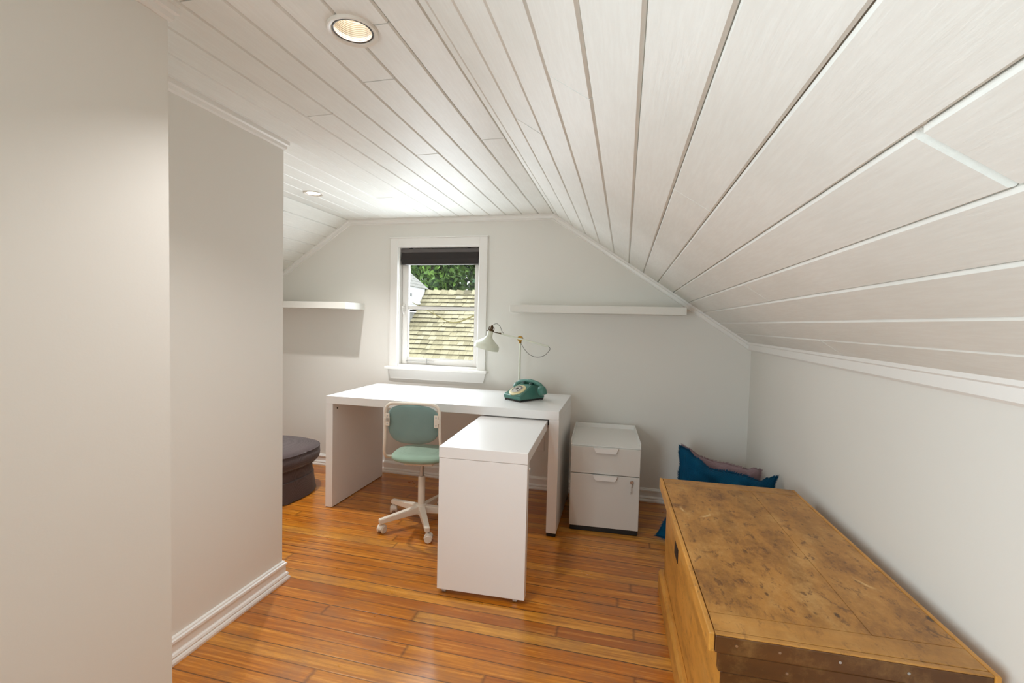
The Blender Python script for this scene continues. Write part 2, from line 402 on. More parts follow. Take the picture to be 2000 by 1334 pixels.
for xw, yw in ((-.81, 1.402), (-1.18, 1.592), (-.95, 2.057), (-.575, 1.937), (-.70, 1.139), (-1.59, 2.735), (-1.95, 2.535), (-1.06, .955), (-1.3, .3), (-.9, .1), (-.6, -.3)):
    jn.setdefault(row_at(xw), []).append((yw, .005))
boards(bm, (XC, 0, H), (1, 0, 0), (0, 0, 1), e, jn)
DL = [(-.751, 1.148, .067), (-1.952, 2.567, .056)]
hb = obj('ceiling_flat', bm, ceil_m); hb['kind'] = 'structure'
def cutter(r): 
    out = []
    for cx, cy, rr in DL:
        b2 = bmesh.new(); lathe(b2, [(rr*.84, H-.1), (rr*.84, H+.3)], 48, Matrix.Translation((cx, cy, 0))); out.append(obj('cutter', b2, ceil_m))
    return out
boolean_cut(hb, cutter(0))
bm = bmesh.new(); box(bm, XL-.05, XC+.03, YF-.05, D+.12, H+.0135, H+.06); bk = struct('ceiling_backing', bm, ceil_m); boolean_cut(bk, cutter(0))
bm = bmesh.new()
ld = Vector((XFL-XL, 0, ZFL-H)).normalized(); ln = Vector((-ld.z, 0, ld.x)); ln = ln if ln.z > 0 else -ln
LL = math.hypot(XFL-XL, ZFL-H); e = [.0]; 
while e[-1]+.12 < LL: e.append(e[-1]+.12)
e.append(LL+.01)
boards(bm, (XL, 0, H), ld, ln, e, {1: [(2.5, .003)], 3: [(2.1, .003)]})
a_ = Vector((XL, 0, H))+ln*.0135; b_ = Vector((XFL-.06, 0, ZFL-.04))+ln*.0135
prism(bm, [(a_.x, a_.z), (b_.x, b_.z), (b_.x-.08, b_.z+.08), (a_.x-.02, a_.z+.08)], YF-.05, D+.12)
struct('ceiling_left_slope', bm, ceil_m)

# mouldings
def T(n): return n
crown = [(0, 0), (0, .02), (.012, .02), (.016, .012), (.03, .009), (.036, .012), (.04, .006), (.04, 0)]
bm = bmesh.new(); sweep(bm, [(XFL, D, ZFL), (XL, D, H), (XC, D, H), (XR, D, ZR)], (0, -1, 0), [(-mm, a) for mm, a in crown])
struct('trim_1', bm, trim_m)
bm = bmesh.new(); prof = [(.0, .0), (.026, 0), (.026, -.016), (.02, -.021), (.02, -.052), (.012, -.06), (.0, -.06)]
sweep(bm, [(XR, YF, ZR+.022), (XR, D, ZR+.022)], (0, 0, 1), prof); struct('trim_2', bm, trim_m)
cw = [(0, 0), (.018, 0), (.018, -.016), (.011, -.021), (.009, -.034), (.004, -.04), (0, -.04)]
bm = bmesh.new(); sweep(bm, [(XL, Y2, H), (X2, Y2, H), (X2, Y1, H)], (0, 0, 1), cw); struct('trim_3', bm, trim_m)
bm = bmesh.new(); sweep(bm, [(X2, Y1, H), (X1, Y1, H), (X1, YF, H)], (0, 0, 1), cw); struct('trim_4', bm, trim_m)
bb = [(0, 0), (.03, 0), (.032, .012), (.028, .022), (.022, .026), (.026, .034), (.022, .043), (.016, .047), (.014, .05), (.014, .086), (.02, .09), (.019, .1), (.012, .104), (.010, .110), (.004, .114), (0, .114)]
bb = [(a*.8, b*.82) for a, b in bb]; bbn = [(-a, b) for a, b in bb]
bm = bmesh.new(); sweep(bm, [(XL-1, Y2, 0), (X2, Y2, 0), (X2, Y1, 0)], (0, 0, 1), bb); struct('baseboard_left', bm, trim_m)
bm = bmesh.new(); sweep(bm, [(X2+.04, Y1, 0), (X1, Y1, 0), (X1, YF, 0)], (0, 0, 1), bb); struct('baseboard_left_front', bm, trim_m)
bm = bmesh.new(); sweep(bm, [(XFL, D, 0), (XR, D, 0), (XR, YF, 0)], (0, 0, 1), bbn); struct('baseboard_back', bm, trim_m)

# ------------------------------------------------------------------ window
win = empty('window_1', ((WX0+WX1)/2, D, WZ0)); win['kind'] = 'structure'
wc = (WX0+WX1)/2; hw = (WX1-WX0)/2; hh_ = WZ1-WZ0
bm = bmesh.new(); cs = .058
for a in ((-hw-cs, -hw+.006, 0, hh_+cs), (hw-.006, hw+cs, 0, hh_+cs), (-hw+.006, hw-.006, hh_-.006, hh_+cs)): box(bm, a[0], a[1], -.02, 0, a[2], a[3], .002)
box(bm, -hw-cs-.008, hw+cs+.008, -.026, 0, hh_+cs, hh_+cs+.008, .002)
obj('casing', bm, trim_m, win)
bm = bmesh.new(); box(bm, -hw-cs-.022, hw+cs+.022, -.06, .02, -.022, 0, .004); obj('sill', bm, trim_m, win)
bm = bmesh.new(); prism(bm, [(-hw-cs-.006, -.022), (hw+cs+.006, -.022), (hw+cs-.012, -.098), (-hw-cs+.012, -.098)], -.018, 0, bev=.002); obj('apron', bm, trim_m, win)
bm = bmesh.new(); jt = .014
for a in ((-hw, -hw+jt, 0, hh_), (hw-jt, hw, 0, hh_), (-hw+jt, hw-jt, hh_-jt, hh_), (-hw+jt, hw-jt, 0, .016)): box(bm, a[0], a[1], .0, .16, a[2], a[3])
st = .018
for a in ((-hw+jt, -hw+jt+st, .016, hh_-jt), (hw-jt-st, hw-jt, .016, hh_-jt)): box(bm, a[0], a[1], .085, .13, a[2], a[3])
obj('jamb', bm, trim_m, win)
sash = empty('sash', (0, .045, 0), parent=win)
bm = bmesh.new(); sw = .050; L, Rr, B, Tt = -hw+jt+.002, hw-jt-.002, .018, hh_-jt-.002
for a in ((L, L+sw, B, Tt), (Rr-sw+.008, Rr, B, Tt), (L+sw, Rr-sw+.008, B, B+.05), (L+sw, Rr-sw+.008, Tt-.05, Tt)): box(bm, a[0], a[1], 0, .036, a[2], a[3], .003)
obj('sash_frame', bm, trim_m, sash)
zm = 1.328-WZ0
bm = bmesh.new(); box(bm, L+sw, Rr-sw+.008, .006, .03, zm-.013, zm+.013, .004); obj('glazing_bar', bm, trim_m, sash)
bm = bmesh.new(); box(bm, L+sw-.004, Rr-sw+.012, .017, .020, B+.046, zm-.009); obj('glass_pane', bm, glass_m, sash)
bm = bmesh.new(); box(bm, L+sw-.004, Rr-sw+.012, .017, .020, zm+.009, Tt-.046); obj('glass_pane', bm, glass_m, sash)
bm = bmesh.new(); box(bm, L+.012, L+.030, -.010, .002, zm-.03, zm+.03, .002); cyl(bm, (L+.021, -.004, zm+.005), (L+.021, -.03, zm+.005), .009, 14); tube(bm, [(L+.021, -.026, zm+.005), (L+.022, -.03, zm-.03), (L+.03, -.032, zm-.055)], .005, 8)
obj('latch', bm, outlet_m, win, True, 40, loc=(0, .045, 0))
bm = bmesh.new(); cyl(bm, (L+.05, .035, .042), (L+.29, .03, .043), .0028, 8); cyl(bm, (L+.225, .03, .024), (L+.225, .03, .064), .004, 8); cyl(bm, (L+.05, .03, .042), (L+.05, .05, .042), .006, 10)
obj('casement_stay', bm, gas_m, win, True, 40)

bl = tag(empty('roller_blind', (wc, D+.012, WZ1-.02)), 'dark brown roller blind rolled up at the top of the window', 'blind')
bm = bmesh.new(); box(bm, -hw+.018, hw-.018, -.002, .03, -.034, .0, .004); obj('cassette', bm, blindm_m, bl)
bm = bmesh.new(); prism(bm, [(-.004, -.034), (.026, -.034), (.030, -.05), (.024, -.11), (-.004, -.118), (-.010, -.08)], -hw+.022, hw-.02, 'X', bev=.002); obj('rolled_fabric', bm, blind_m, bl)
bm = bmesh.new(); box(bm, -hw+.022, hw-.02, -.006, .02, -.126, -.1175, .002); obj('bottom_bar', bm, blindm_m, bl)
for sx in (-.24, .24):
    bm = bmesh.new(); box(bm, sx-.012, sx+.012, .0, .02, -.002, .006, .001); obj('bracket', bm, black_m, bl)

# ------------------------------------------------------------------ floating shelves
for nm, lab, x0, x1 in (('wall_shelf', 'long white floating shelf to the right of the window', -.772, .374), ('wall_shelf', 'white floating shelf to the left of the window, partly behind the wall', -3.02, -2.044)):
    bm = bmesh.new(); box(bm, x0, x1, D-.26, D, 1.303, 1.353, .0015); o = obj(nm, bm, shelf_m); tag(o, lab, 'shelf', 'white floating wall shelves')

# ------------------------------------------------------------------ recessed downlights
for i, (cx, cy, rr) in enumerate(DL):
    t_ = tag(empty('recessed_downlight', (cx, cy, H)), ['large lit round downlight in the near ceiling boards', 'small lit round downlight near the far left slope'][i], 'ceiling light', 'recessed downlights')
    ri = rr*.83
    bm = bmesh.new(); lathe(bm, [(ri-.001, .01), (ri-.001, -.002), (ri+.003, -.006), (rr*1.0, -.007), (rr*1.03, -.003), (rr*1.03, .0), (ri+.002, .001)], 48, cap=False); obj('trim_ring', bm, ring_m, t_, True, 50)
    bm = bmesh.new(); lathe(bm, [(ri-.0012, -.0025), (ri-.005, -.0035), (ri-.006, .002), (ri-.0012, .004)], 48, cap=False); obj('gasket', bm, gas_dark, t_, True)
    bm = bmesh.new(); pr = []
    for k in range(15):
        z = .002+k*.0048; r_ = ri-.004-.0006*k; pr += [(r_, z), (r_-.0022, z+.0018)]
    pr += [(ri-.018, .074), (0, .074)]
    lathe(bm, pr, 48, cap=False); obj('baffle', bm, baffle_m, t_, True, 30)
    bm = bmesh.new(); lathe(bm, [(0, .052), (.026, .053), (.038, .057), (.042, .066), (.03, .0735)], 32, cap=False); obj('bulb', bm, bulb_m, t_, True)
    l = bpy.data.lights.new('downlight_lamp', 'AREA'); l.shape = 'DISK'; l.size = .045; l.energy = DOWNLIGHT_W*(1. if i == 0 else 1.9); l.color = DOWNLIGHT_COL; l.spread = R(114)
    lo = bpy.data.objects.new('downlight_lamp', l); C.objects.link(lo); lo.parent = t_; lo.location = (0, 0, .030)

# ------------------------------------------------------------------ desk with pull-out panel
dk = tag(empty('writing_desk', (-1.8562, 2.5761, 0), R(.472)), 'long white desk with slab sides standing under the window', 'desk')
W_, Dp, Hd, th = 1.51, .65, .73, .05
bm = bmesh.new(); box(bm, 0, W_, 0, Dp, Hd-th, Hd, .0015); obj('desktop', bm, desk_m, dk)
bm = bmesh.new(); box(bm, 0, th, 0.001, Dp, .004, Hd-th, .0012); sp = obj('side_panel', bm, desk_m, dk)
bm = bmesh.new(); cyl(bm, (th-.003, .05, .645), (th+.0008, .05, .645), .006, 14); obj('screw_hole', bm, black_m, sp)
bm = bmesh.new(); box(bm, W_-th-.008, W_, 0.001, Dp, .02, Hd-th, .0012); obj('side_panel', bm, desk_m, dk)
for fy_ in (.004, Dp-.06):
    bm = bmesh.new(); box(bm, W_-th-.006, W_-.002, fy_, fy_+.056, .0, .02, .002); obj('foot', bm, black_m, dk)
bm = bmesh.new(); box(bm, .004, th-.004, .004, Dp-.004, .0, .004); obj('foot', bm, black_m, dk)
bm = bmesh.new(); box(bm, th, W_-th-.008, Dp-.05, Dp-.032, Hd-th-.055, Hd-th); obj('rear_rail', bm, desk_m, dk)

rt = tag(empty('pull_out_panel', (-.787, 1.895, 0), R(2.4)), 'white low return table sliding out from under the desk on castors', 'desk')
Rw = .403; Rl = .9; Rz = .672
bm = bmesh.new(); box(bm, 0, Rw, 0, Rl, Rz-.05, Rz, .0015); obj('panel_top', bm, desk_m, rt)
bm = bmesh.new(); box(bm, .001, Rw-.001, .0015, .05, .022, Rz-.0515, .0012); obj('end_panel', bm, desk_m, rt)
for cx in (.03, Rw-.045):
    bm = bmesh.new(); box(bm, cx-.012, cx+.012, .012, .038, .014, .022); obj('castor', bm, gas_m, rt)
    b2 = bmesh.new(); cyl(b2, (cx-.009, .024, .011), (cx+.009, .024, .011), .011, 18); obj('castor_wheel', b2, gas_m, [q for q in bpy.data.objects if q.parent == rt][-1], True, 40)
bm = bmesh.new(); box(bm, Rw-.03, Rw+.006, .70, .76, Rz-.03, Rz-.004, .003); obj('slide_block', bm, black_m, rt)
bm = bmesh.new(); cyl(bm, (Rw, .03, .66-.065), (Rw+.006, .03, .66-.065), .006, 12); obj('screw_cap', bm, desk_m, rt)

# ------------------------------------------------------------------ swivel chair
ch = tag(empty('swivel_chair', (-1.163, 2.541, 0), R(8)), 'small green swivel chair on a cream star base at the desk', 'chair')
def superpad(bm, w, d, h, n=3., yc=0, zc=0, nu=56, nv=14, M=None, front=0):
    """flat cushion: superellipse outline, rounded edge"""
    rings = []
    for j in range(nv+1):
        a = -math.pi/2+math.pi*j/nv; s = math.cos(a)**.45; z = math.sin(a)
        z = math.copysign(abs(z)**.9, z)*h/2; ring = []
        if j in (0, nv): rings.append([bm.verts.new((0, yc, zc+z))]); continue
        for i in range(nu):
            t = 2*math.pi*i/nu; c, s_ = math.cos(t), math.sin(t)
            xx = math.copysign(abs(c)**(2/n), c)*w/2*s; yy = math.copysign(abs(s_)**(2/n), s_)*d/2*s
            xx *= 1-front*(yy/(d/2))
            ring.append(bm.verts.new((xx, yc+yy, zc+z)))
        rings.append(ring)
    for a, b in zip(rings, rings[1:]):
        for i in range(nu):
            j = (i+1) % nu
            if len(a) == 1: bm.faces.new((a[0], b[i], b[j]))
            elif len(b) == 1: bm.faces.new((a[i], a[j], b[0]))
            else: bm.faces.new((a[i], a[j], b[j], b[i]))
    vv = [v for g in rings for v in g]
    if M is not None: bmesh.ops.transform(bm, matrix=M, verts=vv)
    return vv
bm = bmesh.new(); superpad(bm, .345, .33, .055, 2.8, .0, .425); obj('seat', bm, green_f, ch, True)
# backrest: upright pad, slightly curved and leaning back
bm = bmesh.new(); vv = superpad(bm, .30, .215, .03, 3.4)
for v in vv:
    x_, y_, z_ = v.co; v.co = (x_*(1+.25*y_-(.9*max(0, -y_-.04))), -z_-.02*(1-(x_/.15)**2), y_+.012*(1-(x_/.15)**2)*(1 if y_ > 0 else 0))
bmesh.ops.transform(bm, matrix=Matrix.Translation((0, -.178, .643)) @ Matrix.Rotation(R(7), 4, 'X'), verts=vv)
bk_ = obj('backrest', bm, teal_f, ch, True)
bm = bmesh.new()
# tubular frame
fw = .158
pth = [(-.10, .03, .39), (-.15, -.02, .405), (-fw-.012, -.185, .455), (-fw, -.195, .56), (-fw+.004, -.205, .765), (fw-.004, -.205, .765), (fw, -.195, .56), (fw+.012, -.185, .455), (.15, -.02, .405), (.10, .03, .39)]
tube(bm, round_path(pth, .055, 8), .0085, 12); obj('tube_frame', bm, cream_m, ch, True, 60)
for s in (-1, 1):
    bm = bmesh.new()
    Mx = Matrix.Translation((s*.139, -.212, .672))
    box(bm, -.0115, .0115, -.003, .003, -.035, .035, .0028, Mx, seg=2); box(bm, -.012 if s > 0 else -.02, .02 if s > 0 else .012, -.003, .004, -.013, .013, .001, Mx)
    br = obj('bracket', bm, cream_m, ch)
    for dz in (-.022, .022):
        b2 = bmesh.new(); cyl(b2, (s*.139, -.2165, .672+dz), (s*.139, -.2145, .672+dz), .0045, 12); obj('screw', b2, gas_m, br)
bm = bmesh.new(); box(bm, -.09, .09, -.08, .08, .375, .398, .006); obj('seat_plate', bm, cream_m, ch)
bm = bmesh.new(); cyl(bm, (0, 0, .27), (0, 0, .378), .0125, 20); obj('gas_lift', bm, gas_m, ch, True, 40)
bm = bmesh.new(); lathe(bm, [(.021, .075), (.021, .285), (.0185, .29), (.0125, .291)], 24); obj('column', bm, cream_m, ch, True, 40)
base = obj('star_base', (lambda b: (lathe(b, [(.034, .062), (.036, .075), (.036, .1), (.03, .118), (.021, .122)], 28), b)[1])(bmesh.new()), cream_m, ch, True, 40)
ang0 = math.atan2(2.336-2.541, -1.333+1.163)-R(8)
for k in range(5):
    a = ang0+k*2*math.pi/5; M5 = Matrix.Rotation(a, 4, 'Z')
    bm = bmesh.new(); vs_ = []
    r0, r1 = .022, .262
    q = [(r0, .019, .068, .112), (r1, .0135, .058, .084)]
    A = [bm.verts.new((r, sy*w_, z)) for r, w_, z0, z1 in q for sy, z in ((-1, z0), (1, z0), (1, z1), (-1, z1))]
    for f in ((0, 1, 2, 3), (4, 7, 6, 5), (0, 4, 5, 1), (1, 5, 6, 2), (2, 6, 7, 3), (3, 7, 4, 0)): bm.faces.new([A[i] for i in f])
    bmesh.ops.bevel(bm, geom=bm.edges[:], offset=.003, segments=2, affect='EDGES'); bmesh.ops.transform(bm, matrix=M5, verts=bm.verts[:])
    arm = obj('base_arm', bm, cream_m, ch)
    # caster: hood and twin wheels
    sw_ = [.5, -1.9, .9, 2.4, -.6][k]; Mc = M5 @ Matrix.Translation((.252, 0, 0)) @ Matrix.Rotation(sw_, 4, 'Z')
    bm = bmesh.new(); cyl(bm, (0, 0, .045), (0, 0, .062), .007, 12)
    for s in (-1, 1):
        n = 16; pts = [(-.008+.0235*math.cos(R(-10)+R(200)*i/n), .025+.0235*math.sin(R(-10)+R(200)*i/n)) for i in range(n+1)]
        prism(bm, pts, s*.006-.003 if s < 0 else .003, s*.006+.003 if s > 0 else -.003, 'Y')
    prism(bm, [(-.008+.0245*math.cos(R(0)+R(180)*i/12), .026+.0245*math.sin(R(180)*i/12)) for i in range(13)], -.018, .018, 'Y', bev=.002)
    bmesh.ops.transform(bm, matrix=Mc, verts=bm.verts[:]); cst = obj('caster', bm, caster_m, ch)
    for s in (-1, 1):
        bm = bmesh.new(); lathe(bm, [(0, -.006), (.019, -.006), (.022, -.003), (.022, .003), (.019, .006), (.008, .0065), (0, .0065)], 24, Mc @ Matrix.Translation((-.008, s*.0155, .022)) @ Matrix.Rotation(R(90), 4, 'X')); obj('wheel', bm, caster_m, cst, True, 40)

# ------------------------------------------------------------------ desk lamp
lp = tag(empty('desk_lamp', (-.70, 3.1, .73)), 'off-white desk lamp with brass joints standing behind the green telephone', 'lamp')
bm = bmesh.new(); lathe(bm, [(0, 0), (.072, 0), (.075, .004), (.073, .012), (.02, .018), (.008, .022), (.0, .022)], 36); obj('base', bm, lampw_m, lp, True, 40)
bm = bmesh.new(); cyl(bm, (0, 0, .02), (0, 0, .372), .0075, 16); obj('pole', bm, lampw_m, lp, True, 40)
bm = bmesh.new(); lathe(bm, [(.009, .358), (.0095, .37), (.006, .378), (.0075, .386), (.0, .392)], 18); cyl(bm, (0, -.012, .39), (0, .012, .39), .019, 22); cyl(bm, (0, -.016, .39), (0, -.012, .39), .009, 18); obj('joint', bm, brass_m, lp, True, 40)
ax_ = Vector((.202, -.018, -.046)); bx_ = Vector((-.158, -.018, .036))
J = Vector((0, -.018, .39))
bm = bmesh.new(); cyl(bm, J+Vector((-.132, 0, .0305)), J+Vector((.20, 0, -.046)), .006, 12); obj('arm', bm, lampw_m, lp, True, 40)
bm = bmesh.new(); cyl(bm, J+Vector((-.24, 0, .052)), J+Vector((-.130, 0, .03)), .0032, 10); cyl(bm, J+Vector((-.145, 0, .033)), J+Vector((-.13, 0, .0300)), .006, 12); obj('arm_end', bm, dbrass_m, lp, True, 40)
sh = Matrix.Translation(J+Vector((-.212, 0, .034))) @ Matrix.Rotation(R(14), 4, 'Y')
bm = bmesh.new(); prof = [(.0185, .016), (.0195, .0), (.0195, -.020), (.0225, -.029), (.032, -.041), (.052, -.057), (.072, -.070), (.082, -.0785), (.0865, -.087), (.0875, -.096), (.0875, -.114), (.0855, -.114), (.0855, -.096), (.080, -.082), (.07, -.073), (.05, -.060), (.028, -.042), (.017, -.022), (.0, -.014)]
lathe(bm, prof, 48, sh, cap=False); obj('lamp_shade', bm, lampw_m, lp, True, 60)
bm = bmesh.new(); lathe(bm, [(.0195, .014), (.0215, .016), (.0215, .021), (.016, .024), (.009, .026), (.009, .05), (.005, .056), (0, .056)], 24, sh)
for k in range(5):
    a = k*2*math.pi/5
    pts = [sh @ Vector((.019*math.cos(a), .019*math.sin(a), .02)), sh @ Vector((.020*math.cos(a), .020*math.sin(a), .036)), sh @ Vector((.014*math.cos(a), .014*math.sin(a), .046))]
    tube(bm, pts, .0025, 8)
obj('socket', bm, dbrass_m, lp, True, 40)
bm = bmesh.new()
tube(bm, smooth_path([sh @ Vector((0, 0, .054)), sh @ Vector((.012, 0, .066)), J+Vector((-.165, 0, .100)), J+Vector((-.142, 0, .080)), J+Vector((-.128, 0, .048)), J+Vector((-.115, 0, .033))], 6), .0018, 6); obj('cord', bm, cord_m, lp, True); bm = bmesh.new()
tube(bm, smooth_path([J+Vector((.008, 0, -.028)), J+Vector((.035, 0, -.07)), J+Vector((.075, 0, -.108)), J+Vector((.125, 0, -.121)), J+Vector((.175, 0, -.108)), J+Vector((.21, 0, -.07)), J+Vector((.208, 0, -.052)), J+Vector((.198, 0, -.047))], 8), .0018, 6)
obj('cord', bm, cord_m, lp, True)

# ------------------------------------------------------------------ rotary telephone
ph = tag(empty('rotary_telephone', (-.622, 2.790, .73), R(-34)), 'green rotary dial telephone on the right end of the desk', 'telephone')
# local: front edge along -x..0 at y=0, depth +y
bm = bmesh.new()
sec = [(0, .012, .0), (0.0, .04, .0), (.10, .088, .016), (.125, .098, .022), (.20, .098, .024), (.225, .03, .006), (.225, .012, 0)]
PWd = .158
A = [bm.verts.new((-PWd+ins, yy, zz)) for yy, zz, ins in sec]; B = [bm.verts.new((-ins, yy, zz)) for yy, zz, ins in sec]
bm.faces.new(A); bm.faces.new(B[::-1])
for i in range(len(sec)): bm.faces.new((A[i], B[i], B[(i+1) % len(sec)], A[(i+1) % len(sec)]))
bmesh.ops.recalc_face_normals(bm, faces=bm.faces); bmesh.ops.bevel(bm, geom=bm.edges[:], offset=.005, segments=3, affect='EDGES')
obj('body', bm, phone_m, ph, True, 50)
bm = bmesh.new(); box(bm, -PWd+.005, -.005, .006, .22, .004, .013, .002)
for fx_, fy_ in ((-.145, .012), (-.013, .012), (-.145, .21), (-.013, .21)): cyl(bm, (fx_, fy_, 0), (fx_, fy_, .005), .008, 12)
obj('base_plate', bm, black_m, ph)
slope = math.atan2(.048, .10); MD = Matrix.Translation((-PWd/2, .052, .0655)) @ Matrix.Rotation(slope, 4, 'X')
bm = bmesh.new(); lathe(bm, [(0, -.004), (.056, -.004), (.058, .0), (.056, .004), (.05, .006), (.03, .007), (0, .007)], 48, MD); dl = obj('dial_plate', bm, dial_m, ph, True, 40)
bm = bmesh.new(); lathe(bm, [(.0, .010), (.016, .012), (.022, .0115), (.038, .0105), (.040, .008), (.038, .007), (0, .007)], 48, MD); obj('finger_wheel', bm, dialc_m, dl, True, 40)
bm = bmesh.new()
for k in range(10):
    a = R(-40)+k*R(30); lathe(bm, [(0, .0108), (.0062, .0112), (.0, .0116)], 12, MD @ Matrix.Translation((.0305*math.cos(a), .0305*math.sin(a), 0)), cap=False)
lathe(bm, [(0, .012), (.012, .0128), (0, .0132)], 20, MD, cap=False)
obj('finger_hole', bm, gas_dark, dl)
bm = bmesh.new(); box(bm, -.126, -.1, .13, .19, .092, .112, .006, seg=2); box(bm, -.058, -.032, .13, .19, .092, .112, .006, seg=2); obj('cradle', bm, phoned_m, ph)
hs = [(-.205, .158, .045), (-.198, .158, .082), (-.172, .16, .103), (-.12, .162, .113), (-.079, .162, .116), (-.038, .162, .113), (.014, .16, .103), (.040, .158, .082), (.047, .158, .045)]
bm = bmesh.new(); pts = smooth_path(hs[1:-1], 6); rr_ = [.0135]*len(pts)
vv = tube(bm, pts, rr_, 14)
for s, cxh in ((-1, -.193), (1, .035)):
    Mh = Matrix.Translation((cxh, .158, .072)) @ Matrix.Rotation(R(-s*22), 4, 'Y')
    lathe(bm, [(0, -.033), (.024, -.033), (.029, -.026), (.030, -.008), (.028, .008), (.019, .023), (.0, .029)], 28, Mh)
obj('handset', bm, phone_m, ph, True, 50)

# ------------------------------------------------------------------ filing cabinet
cb_ = tag(empty('filing_cabinet', (-.288, 2.732, 0), R(3)), 'light grey metal two-drawer filing cabinet beside the desk', 'cabinet')
CW, CD, CZ = .405, .50, .512
bm = bmesh.new(); box(bm, 0, CW, .004, CD, .03, CZ-.002, .001); obj('body', bm, cab_m, cb_)
bm = bmesh.new(); box(bm, 0, CW, 0, CD, CZ-.002, CZ+.002); box(bm, 0, .004, .004, CD, CZ, CZ+.031, .001); box(bm, CW-.004, CW, .004, CD, CZ, CZ+.031, .001); box(bm, 0, CW, CD-.004, CD, CZ, CZ+.031, .001); obj('tray_top', bm, cabtop_m, cb_)
for z0, z1 in ((.350, CZ-.004), (.030, .345)):
    bm = bmesh.new(); box(bm, .003, CW-.003, -.014, .005, z0, z1, .0015); dr = obj('drawer', bm, cab_m, cb_)
    bm = bmesh.new(); hx = .205
    prism(bm, [(hx-.07, z1-.001), (hx+.07, z1-.001), (hx+.059, z1-.024), (hx+.054, z1-.028), (hx-.054, z1-.028), (hx-.059, z1-.024)], -.034, -.032, 'Y'); box(bm, hx-.069, hx+.069, -.034, -.012, z1-.002, z1+.0005)
    obj('handle', bm, cabtop_m, dr)
    if z0 < .1:
        bm = bmesh.new(); cyl(bm, (.357, -.0135, .318), (.357, -.024, .318), .0095, 22); obj('lock', bm, chrome_m, dr, True, 40)
        bm = bmesh.new(); box(bm, .3555, .3585, -.032, -.022, .306, .328); cyl(bm, (.356, -.030, .300), (.358, -.030, .300), .009, 16); box(bm, .3535, .3545, -.034, -.027, .262, .296, .0003); cyl(bm, (.352, -.030, .258), (.3535, -.030, .258), .007, 14); obj('key', bm, chrome_m, dr)
bm = bmesh.new(); box(bm, .006, CW-.006, -.010, CD-.01, .001, .0295, .002); obj('plinth', bm, black_m, cb_)
for px_, py_ in ((.03, .03), (CW-.03, .03), (.03, CD-.04), (CW-.03, CD-.04)):
    bm = bmesh.new(); cyl(bm, (px_-.01, py_, .012), (px_+.01, py_, .012), .012, 16); obj('castor', bm, black_m, cb_, True, 40)
bm = bmesh.new(); box(bm, .192, .196, -.006, .006, .008, .03); box(bm, .212, .216, -.006, .006, .008, .03); box(bm, .192, .216, -.006, -.004, .014, .018); cyl(bm, (.197, 0, .01), (.211, 0, .01), .009, 14); obj('anti_tilt_wheel', bm, chrome_m, cb_)

# ------------------------------------------------------------------ wooden chest
cs_ = tag(empty('wooden_chest', (.213, 1.115, 0), R(1.7)), 'large worn pine blanket chest with stained lid along the right wall', 'chest')
LW, LLn, LZ = .566, 1.095, .53
bm = bmesh.new(); box(bm, .034, LW-.016, .03, LLn-.014, .004, LZ-.05, .002); obj('body', bm, [pine_side], cs_)
# near end board of the body, shade painted into its dark tint
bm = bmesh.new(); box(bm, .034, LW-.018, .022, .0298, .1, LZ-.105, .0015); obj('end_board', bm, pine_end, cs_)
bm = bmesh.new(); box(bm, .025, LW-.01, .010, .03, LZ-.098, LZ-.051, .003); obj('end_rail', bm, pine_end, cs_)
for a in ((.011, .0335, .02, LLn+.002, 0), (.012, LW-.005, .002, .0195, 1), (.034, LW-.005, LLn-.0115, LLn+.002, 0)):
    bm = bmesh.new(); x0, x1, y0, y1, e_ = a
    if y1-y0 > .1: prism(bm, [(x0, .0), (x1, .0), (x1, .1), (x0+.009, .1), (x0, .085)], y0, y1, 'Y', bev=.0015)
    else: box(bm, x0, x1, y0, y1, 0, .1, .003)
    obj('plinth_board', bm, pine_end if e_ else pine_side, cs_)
lid = empty('lid', (0, 0, 0), parent=cs_)
er = .013; zt = LZ
def board(nm, x0, x1, y0, y1, z0, z1, mat, bev=.002): 
    b = bmesh.new(); box(b, x0, x1, y0, y1, z0, z1, bev, seg=2); return obj(nm, b, mat, lid)
board('edge_rail', 0, er, 0.0, LLn, zt-.046, zt, pine_side, .003)
board('edge_rail', LW-er, LW, 0.0, LLn, zt-.046, zt-.001, pine_side, .003)
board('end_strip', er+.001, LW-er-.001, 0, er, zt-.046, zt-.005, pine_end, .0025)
board('end_strip_edge', er+.001, LW-er-.001, 0.0005, er-.0005, zt-.005, zt-.0008, pine_bat, .001)  # lighter lit top of the strip; the strip below has shade in its colour
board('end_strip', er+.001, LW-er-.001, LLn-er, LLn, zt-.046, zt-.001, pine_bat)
board('batten', er+.002, LW-er-.0018, er+.0018, .082, zt-.03, zt-.0005, pine_bat, .0012)
board('batten', er+.002, LW-er-.0018, LLn-.075, LLn-er-.001, zt-.03, zt-.0005, pine_bat, .0012)
board('lid_board', er+.002, .37, .0838, LLn-.0768, zt-.03, zt-.0008, pine_top, .0006)
board('lid_board', .3714, LW-er-.0018, .0838, LLn-.0768, zt-.03, zt-.0008, pine_top, .0006)
bm = bmesh.new(); box(bm, .0325, .035, .70, .79, LZ-.20, LZ-.10, .001); obj('keyhole', bm, black_m, cs_)
for q, (nx, nz) in enumerate(((.06, .507), (.15, .507), (.27, .507), (.4, .507), (.17, .455), (.38, .455))):
    bm = bmesh.new(); yy = -.0006 if nz > .48 else .0094
    cyl(bm, (nx, yy+.003, nz), (nx, yy, nz), .0032, 10); obj('nail_head', bm, chrome_m, lid if nz > .48 else cs_)

